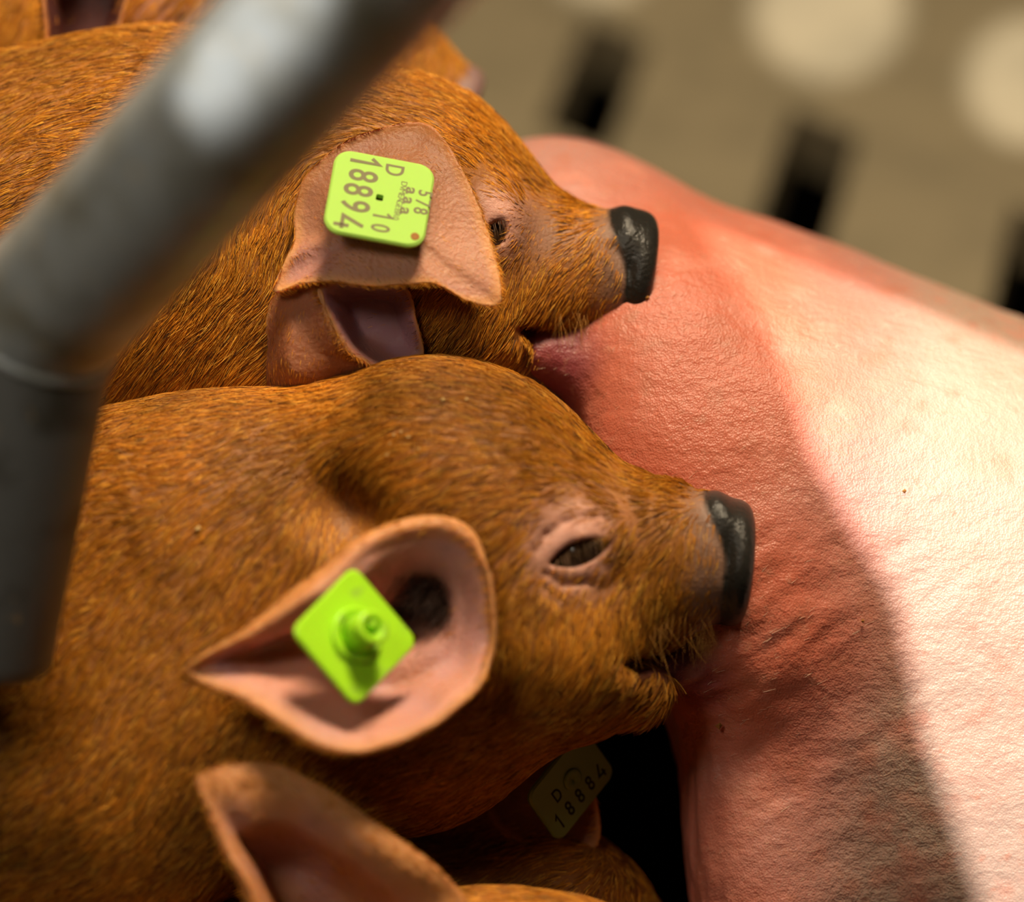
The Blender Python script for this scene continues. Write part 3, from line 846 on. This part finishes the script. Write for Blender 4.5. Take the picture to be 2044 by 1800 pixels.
def rounded_plate(w, h, r, t, hole=0.0, n=8):
    """plate in the xy plane, face at z = t/2, rounded corners, optional round hole"""
    pts = []
    for cx, cy, a0 in ((w / 2 - r, h / 2 - r, 0), (-w / 2 + r, h / 2 - r, 90), (-w / 2 + r, -h / 2 + r, 180), (w / 2 - r, -h / 2 + r, 270)):
        for i in range(n + 1):
            a = math.radians(a0 + 90 * i / n); pts.append((cx + r * math.cos(a), cy + r * math.sin(a)))
    P = np.array(pts); m = len(P); b = t * 0.3
    cc = P - np.sign(P) * 0
    inset = P * (1 - b / (0.5 * max(w, h)))
    rings = []
    ang = np.arctan2(P[:, 1], P[:, 0])
    hc = np.stack((np.cos(ang), np.sin(ang)), 1) * max(hole, 1e-5)
    rings = [(hc, t / 2), (inset, t / 2), (P, t / 2 - b), (P, -t / 2 + b), (inset, -t / 2), (hc, -t / 2)]
    V = np.concatenate([np.column_stack((q, np.full(m, z))) for q, z in rings])
    F = []
    for k in range(len(rings)):
        k2 = (k + 1) % len(rings)
        for j in range(m):
            F.append((k * m + j, k * m + (j + 1) % m, k2 * m + (j + 1) % m, k2 * m + j))
    F = np.array(F)[:, ::-1]
    return V, F

def lathe(profile, n=40):
    """(radius, z) profile round the z axis, closed"""
    m = len(profile); a = np.linspace(0, 2 * math.pi, n, endpoint=False)
    V = np.concatenate([np.column_stack((r * np.cos(a), r * np.sin(a), np.full(n, z))) for r, z in profile])
    F = [(k * n + j, k * n + (j + 1) % n, ((k + 1) % m) * n + (j + 1) % n, ((k + 1) % m) * n + j) for k in range(m) for j in range(n)]
    return V, np.array(F)

def local_part(name, VF, m, parent, M_, smooth=False):
    V, F = VF
    Vw = np.array([M_ @ Vector(v) for v in V])
    me = make_mesh(name, Vw, F, world_space=True, smooth=smooth)
    bm_fix(me)
    return link(name, me, m, parent)

import bmesh
def bm_fix(me):
    b = bmesh.new(); b.from_mesh(me); bmesh.ops.remove_doubles(b, verts=b.verts, dist=1e-7); bmesh.ops.recalc_face_normals(b, faces=b.faces); b.to_mesh(me); b.free()

def print_text(text, size, xy, m, parent, M_, z, sx=1.0, bold=0.0, name='printed_number'):
    cu = bpy.data.curves.new('txt', 'FONT'); cu.body = text; cu.size = size; cu.align_x = 'CENTER'; cu.align_y = 'CENTER'
    cu.offset = bold; cu.resolution_u = 6; cu.extrude = 0.00003
    tmp = bpy.data.objects.new('txt', cu); COL.objects.link(tmp)
    bpy.context.view_layer.update()
    me = bpy.data.meshes.new_from_object(tmp.evaluated_get(bpy.context.evaluated_depsgraph_get()))
    bpy.data.objects.remove(tmp); bpy.data.curves.remove(cu)
    me.transform(M_ @ Matrix.Translation((xy[0], xy[1], z)) @ Matrix.Diagonal((sx, 1, 1, 1)))
    return link(name, me, m, parent)

STROKES = {'1': [[(0.18, 0.74), (0.50, 1.0), (0.50, 0.0)]],
           '4': [[(0.62, 1.0), (0.10, 0.28), (0.95, 0.28)], [(0.72, 0.52), (0.72, 0.0)]],
           '7': [[(0.1, 1.0), (0.85, 1.0), (0.35, 0.0)]]}
def stroke_text(ch, size, xy, m, parent, M_, z, sx=0.6, wd=0.13):
    V, F = [], []
    for line in STROKES[ch]:
        L_ = np.array([((x - 0.5) * sx * size, (y - 0.5) * size) for x, y in line])
        t = unit(np.gradient(L_, axis=0)); nrm = np.stack((-t[:, 1], t[:, 0]), 1) * wd * size / 2
        if len(L_) == 3:
            d1, d2 = unit(L_[1] - L_[0]), unit(L_[2] - L_[1])
            n1, n2 = np.array((-d1[1], d1[0])), np.array((-d2[1], d2[0]))
            mi = unit(n1 + n2); nrm = np.array([n1, mi / max(0.45, mi @ n1), n2]) * wd * size / 2
        o_ = len(V)
        for q, n_ in zip(L_, nrm):
            for zz in (z, z + 0.00006):
                V.append((*(q + n_ + xy), zz)); V.append((*(q - n_ + xy), zz))
        for i in range(len(L_) - 1):
            a_ = o_ + 4 * i; b_ = a_ + 4
            F += [(a_ + 2, a_ + 3, b_ + 3, b_ + 2), (a_, b_, b_ + 1, a_ + 1), (a_, a_ + 2, b_ + 2, b_), (a_ + 1, b_ + 1, b_ + 3, a_ + 3)]
        e_ = o_ + 4 * (len(L_) - 1)
        F += [(o_, o_ + 1, o_ + 3, o_ + 2), (e_, e_ + 2, e_ + 3, e_ + 1)]
    return local_part('printed_number', (np.array(V), np.array(F)), m, parent, M_)

# studded tag in the near ear
T1 = frame_tag((707, 1270, 398), np.array([120, -125, -114.0]), np.array([-115, -150, 21.0]))
if (T1.to_3x3() @ Vector((0, 0, 1))).dot(Vector(-FW)) < 0:
    T1 = T1 @ Matrix.Rotation(math.pi, 4, 'X')
t1 = thing('ear_tag', (707, 1270, 398), 'bright lime square tag with a raised stud, inside the open ear', 'ear tag')
local_part('plate', rounded_plate(0.0300, 0.0285, 0.0035, 0.0016), M_TAG, t1, T1)
stud = local_part('collar', lathe([(0.0001, 0.0008), (0.0075, 0.0008), (0.0080, 0.0012), (0.0080, 0.0020), (0.0074, 0.0024), (0.0068, 0.0020), (0.0001, 0.0016)]), M_TAG, t1, T1, True)
post_ = local_part('stud', lathe([(0.0001, 0.001), (0.0056, 0.0012), (0.0050, 0.0070), (0.0049, 0.0104), (0.0045, 0.0110), (0.0032, 0.0110), (0.0028, 0.0106), (0.0027, 0.0080), (0.0001, 0.0078)]), M_TAG, t1, T1, True)
local_part('pin', lathe([(0.0001, 0.0075), (0.0012, 0.0075), (0.0012, 0.0104), (0.0008, 0.0109), (0.0001, 0.0110)]), M_TAG, post_, T1 @ Matrix.Translation((0.0008, 0.0004, 0)), True)

# numbered tag on the folded ear
T2c = np.array((757, 398, ZB + 90.0))
T2 = frame_tag(T2c, np.array([-28, 165, 100.0]), np.array([205, 45, -10.0]))
t2 = thing('ear_tag', T2c, 'pale green square tag reading D 18894 on the folded ear', 'ear tag')
local_part('plate', rounded_plate(0.0292, 0.0298, 0.0052, 0.0020, hole=0.0013), M_TAGP, t2, T2)
zf = 0.00102
KP = S * 0.985
def tp(u, v):
    """plate position of a photo pixel measured from the tag's centre"""
    a = np.array([-28, 165.0]); b = np.array([205, 45.0])
    m = np.linalg.solve(np.column_stack((a, b)), np.array([u, v]) - T2c[:2])
    return (m[0] * 195 * S, m[1] * 210 * S)
for ch, u, v in (('1', 728, 325), ('8', 722, 352), ('8', 712, 381), ('9', 706, 413), ('4', 696, 447)):
    if ch in STROKES: stroke_text(ch, 0.0086, tp(u, v), M_INK, t2, T2, zf, sx=0.62)
    else: print_text(ch, 0.0120, tp(u, v), M_INK, t2, T2, zf, sx=0.72, bold=0.00016)
for ch, u, v, s_ in (('D', 785, 342, 0.0078), ('1', 762, 437, 0.0078), ('0', 756, 460, 0.0078)):
    if ch in STROKES: stroke_text(ch, s_ * 0.72, tp(u, v), M_INK, t2, T2, zf, sx=0.62)
    else: print_text(ch, s_, tp(u, v), M_INK, t2, T2, zf, sx=0.72, bold=0.00010)
for ch, u, v in (('5', 846, 392), ('7', 842, 410), ('8', 836, 427)):
    if ch in STROKES: stroke_text(ch, 0.0042, tp(u, v), M_INK, t2, T2, zf, sx=0.65)
    else: print_text(ch, 0.0058, tp(u, v), M_INK, t2, T2, zf, sx=0.8, bold=0.00010)
for u, v in ((820, 386), (814, 406), (808, 427)):
    print_text('a', 0.0052, tp(u, v), M_INK, t2, T2, zf, sx=1.1, bold=0.00012, name='printed_mark')
for i, ch in enumerate('DVMEAGEBR0'):
    q = i / 9
    print_text(ch, 0.0026, tp(805 - 17 * q, 371 + 70 * q), M_INK, t2, T2, zf, sx=0.95, name='printed_mark')
local_part('rust_spot', lathe([(0.0001, zf), (0.0013, zf), (0.0012, zf + 0.0001), (0.0001, zf + 0.0001)]), M_RUST, t2, T2 @ Matrix.Translation((*tp(826, 479), 0)))
local_part('backing', lathe([(0.0001, -0.004), (0.004, -0.004), (0.004, -0.0028), (0.0001, -0.0028)]), M_TAGD, t2, T2, True)  # darkened green stands in for the shade inside the hole

# tag under the chin, its plastic colour darkened to carry the shade
T3 = frame_tag((1138, 1565, DE + 165), np.array([92, -115, -60.0]), np.array([-62, -56, 70.0]))
if (T3.to_3x3() @ Vector((0, 0, 1))).dot(Vector(-FW)) < 0:
    T3 = T3 @ Matrix.Rotation(math.pi, 4, 'X')
t3 = thing('ear_tag', (1138, 1565, DE + 165), 'green tag under the front chin, shadow darkened into its colour', 'ear tag')
local_part('plate', rounded_plate(0.0290, 0.0215, 0.0035, 0.0020), M_TAGD, t3, T3)
for i, ch in enumerate('18884'):
    if ch in STROKES: stroke_text(ch, 0.0054, ((i - 2) * 0.0051, -0.0052), M_INKD, t3, T3, 0.00102, sx=0.65)
    else: print_text(ch, 0.0072, ((i - 2) * 0.0051, -0.0052), M_INKD, t3, T3, 0.00102, sx=0.75, bold=0.00012)
print_text('D', 0.0062, (-0.0060, 0.0020), M_INKD, t3, T3, 0.00102, sx=0.75, bold=0.0001)
local_part('stud', lathe([(0.0001, 0.001), (0.0034, 0.001), (0.0034, 0.0016), (0.0028, 0.0018), (0.0001, 0.0016)]), M_TAGD, t3, T3 @ Matrix.Translation((0.001, 0.0015, 0)), True)

# ------------------------------------------------------------------ steel rail
def tube(name, path, rad, m, parent, n=64, closed_end=True, wall=0.003):
    """hollow round tube through world points"""
    P = np.array([tuple(p) for p in path]); 
    T = unit(np.gradient(P, axis=0))
    ref = np.array([0.3, 0.5, 0.8]); A_ = unit(np.cross(T, ref)); B_ = np.cross(T, A_)
    a = np.linspace(0, 2 * math.pi, n, endpoint=False)
    ring = lambda i, r: P[i] + r * (np.cos(a)[:, None] * A_[i] + np.sin(a)[:, None] * B_[i])
    R_ = [ring(i, rad) for i in range(len(P))]
    R_.append(P[-1] + T[-1] * 0.0008 + (R_[-1] - P[-1]) * (1 - wall * 0.5 / rad))
    R_ += [ring(i, rad - wall) for i in range(len(P) - 1, -1, -1)]
    V = np.concatenate(R_); k = len(R_)
    F = np.array([(i * n + j, i * n + (j + 1) % n, ((i + 1) % k) * n + (j + 1) % n, ((i + 1) % k) * n + j) for i in range(k) for j in range(n)])
    me = make_mesh(name, V, F, world_space=True); bm_fix(me)
    return link(name, me, m, parent)
J = w1((75, 640, 640))                                 # joint of rail and post
topw = w1((825, -160, 1660))
rdir = (topw - J).normalized()
rail = thing('steel_rail', None, 'grey galvanised pipe rail crossing in front of the piglets', 'rail', world_loc=J)
RAD = 0.0224
tube('rail_pipe', [J - rdir * 0.22 + rdir * 0.46 * t for t in np.linspace(0, 1, 24)], RAD, M_STEEL, rail)
pb = w1((-50, 1300, 430))
pdir = (pb - J).normalized(); plen = (pb - J).length
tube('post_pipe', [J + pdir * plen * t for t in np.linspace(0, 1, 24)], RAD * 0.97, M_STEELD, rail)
# weld bead where the two pipes meet
side = Vector(np.cross(np.array(pdir), np.array(rdir))).normalized()
wp = []
for a in np.linspace(0, 2 * math.pi, 48, endpoint=False):
    r0 = (rdir - pdir * rdir.dot(pdir)).normalized()
    p0 = J + r0 * math.cos(a) * RAD + side * math.sin(a) * RAD * 0.97
    # slide along the post until it meets the rail surface
    for k in range(120):
        q = p0 + pdir * 0.0008 * k; d_ = (q - J) - rdir * (q - J).dot(rdir)
        if d_.length >= RAD: break
    wp.append(q)
wp = np.array([tuple(p) for p in wp]); wp = np.concatenate((wp, wp[:1]))
tube('weld_bead', wp, 0.0014, M_STEEL, rail, n=10, wall=0.001)

# ------------------------------------------------------------------ added unseen board: blocks the sun, openings shaped for the sun patches
bc = np.array([0.10, 0.10, 0.10]) + SUN_DIR * 2.5
bx = unit(np.cross(SUN_DIR, [0, 0, 1])); by = np.cross(SUN_DIR, bx)
def on_board(p):
    q = p - bc; return np.array((q @ bx, q @ by))
def board_from(pts): return np.array([on_board(p) for p in pts])
sunlit = [(1395, 440, None), (1440, 520, None), (1560, 700, None), (1620, 900, None), (1700, 1050, None), (1790, 1190, None), (1815, 1320, None), (1850, 1480, None), (1905, 1640, None), (1960, 1800, None), (1990, 1950, None),
          (2850, 2000, None), (2850, 1050, None), (2044, 700, None), (1700, 560, None)]
hole_sow = board_from([w2([[u, v, surf_w(sow_sdf, u, v, 200, -2700)]])[0] for u, v, _ in sunlit])
def disc_hole(u, v, ru, rv):
    return board_from([to_floor(u + ru * math.cos(a), v + rv * math.sin(a)) for a in np.linspace(0, 2 * math.pi, 40, endpoint=False)])
holes = [hole_sow, disc_hole(1655, 20, 150, 140), disc_hole(2060, 165, 130, 125), disc_hole(1200, -60, 90, 60)]
def pipe_w(u, v):
    for w_ in np.arange(2900, 600, -10.0):
        q = w1((u, v, w_)) - J
        if (q - rdir * q.dot(rdir)).length < RAD: return w_
    return 1500.0
holes.append(board_from([w2([[u, v, pipe_w(u, v)]])[0] for u, v in ((385, 95), (440, 40), (520, -60), (690, -60), (640, 60), (560, 150), (480, 235), (410, 260), (360, 215), (355, 150))]))
cu = bpy.data.curves.new('sun_mask_outline', 'CURVE'); cu.dimensions = '2D'; cu.fill_mode = 'BOTH'; cu.extrude = 0.004
for h in [np.array([(-2.0, -2.0), (2.0, -2.0), (2.0, 2.0), (-2.0, 2.0)])] + holes:
    s_ = cu.splines.new('POLY'); s_.points.add(len(h) - 1); s_.use_cyclic_u = True
    for p, q in zip(s_.points, h): p.co = (q[0], q[1], 0, 1)
tmp = bpy.data.objects.new('sun_mask_outline', cu); COL.objects.link(tmp); bpy.context.view_layer.update()
me = bpy.data.meshes.new_from_object(tmp.evaluated_get(bpy.context.evaluated_depsgraph_get())); bpy.data.objects.remove(tmp)
Mb = Matrix.Identity(4)
for i in range(3):
    Mb[i][0], Mb[i][1], Mb[i][2], Mb[i][3] = bx[i], by[i], SUN_DIR[i], bc[i]
me.transform(Mb)
link('sun_mask', me, M_BOARD, kind='structure', label='added unseen board with openings shaped to cast the sun patches')

# ------------------------------------------------------------------ crumbs on the coats
def crumb(u, v, f, r, label, m=M_CRUMB, name='straw_crumb', cat='crumb', grp='straw crumbs on the coats'):
    ww = surf_w(f, u, v)
    rr = np.random.default_rng(int(u * 7 + v))
    V = np.array([(1, 0, 0), (-1, 0.2, 0), (0, 1, 0.1), (0.1, -1, 0), (0, 0, 1), (0, 0.1, -1)]) * r * rr.uniform(0.6, 1.2, (6, 3)) + np.array([u, v, ww + 6])
    F = np.array([(0, 2, 4), (2, 1, 4), (1, 3, 4), (3, 0, 4), (2, 0, 5), (1, 2, 5), (3, 1, 5), (0, 3, 5)])
    me = make_mesh(name, V, F, smooth=False); bm_fix(me)
    link(name, me, m, label=label, category=cat, group=grp)
def speck(u, v, r, label):
    crumb(u, v, sow_sdf, r, label, M_RUST, 'dirt_speck', 'speck', 'dirt specks on the sow')
crumb(396, 1056, A, 7, 'tiny pale straw crumb on the front piglet shoulder')
for u, v in ((785, 868), (800, 862), (815, 872), (778, 885), (836, 897), (884, 798), (930, 797), (772, 908)):
    crumb(u, v, A, 4.5, 'tiny pale straw crumb among others on the front piglet crown')
speck(1292, 594, 6, 'small dark dirt speck just right of the middle piglet nose')
speck(1806, 979, 5, 'small dark dirt speck on the sunlit sow flank')
speck(1722, 1239, 4, 'small dark dirt speck on the sow in the shade edge')
speck(1436, 1447, 8, 'dark dirt speck on the sow below the front piglet chin')
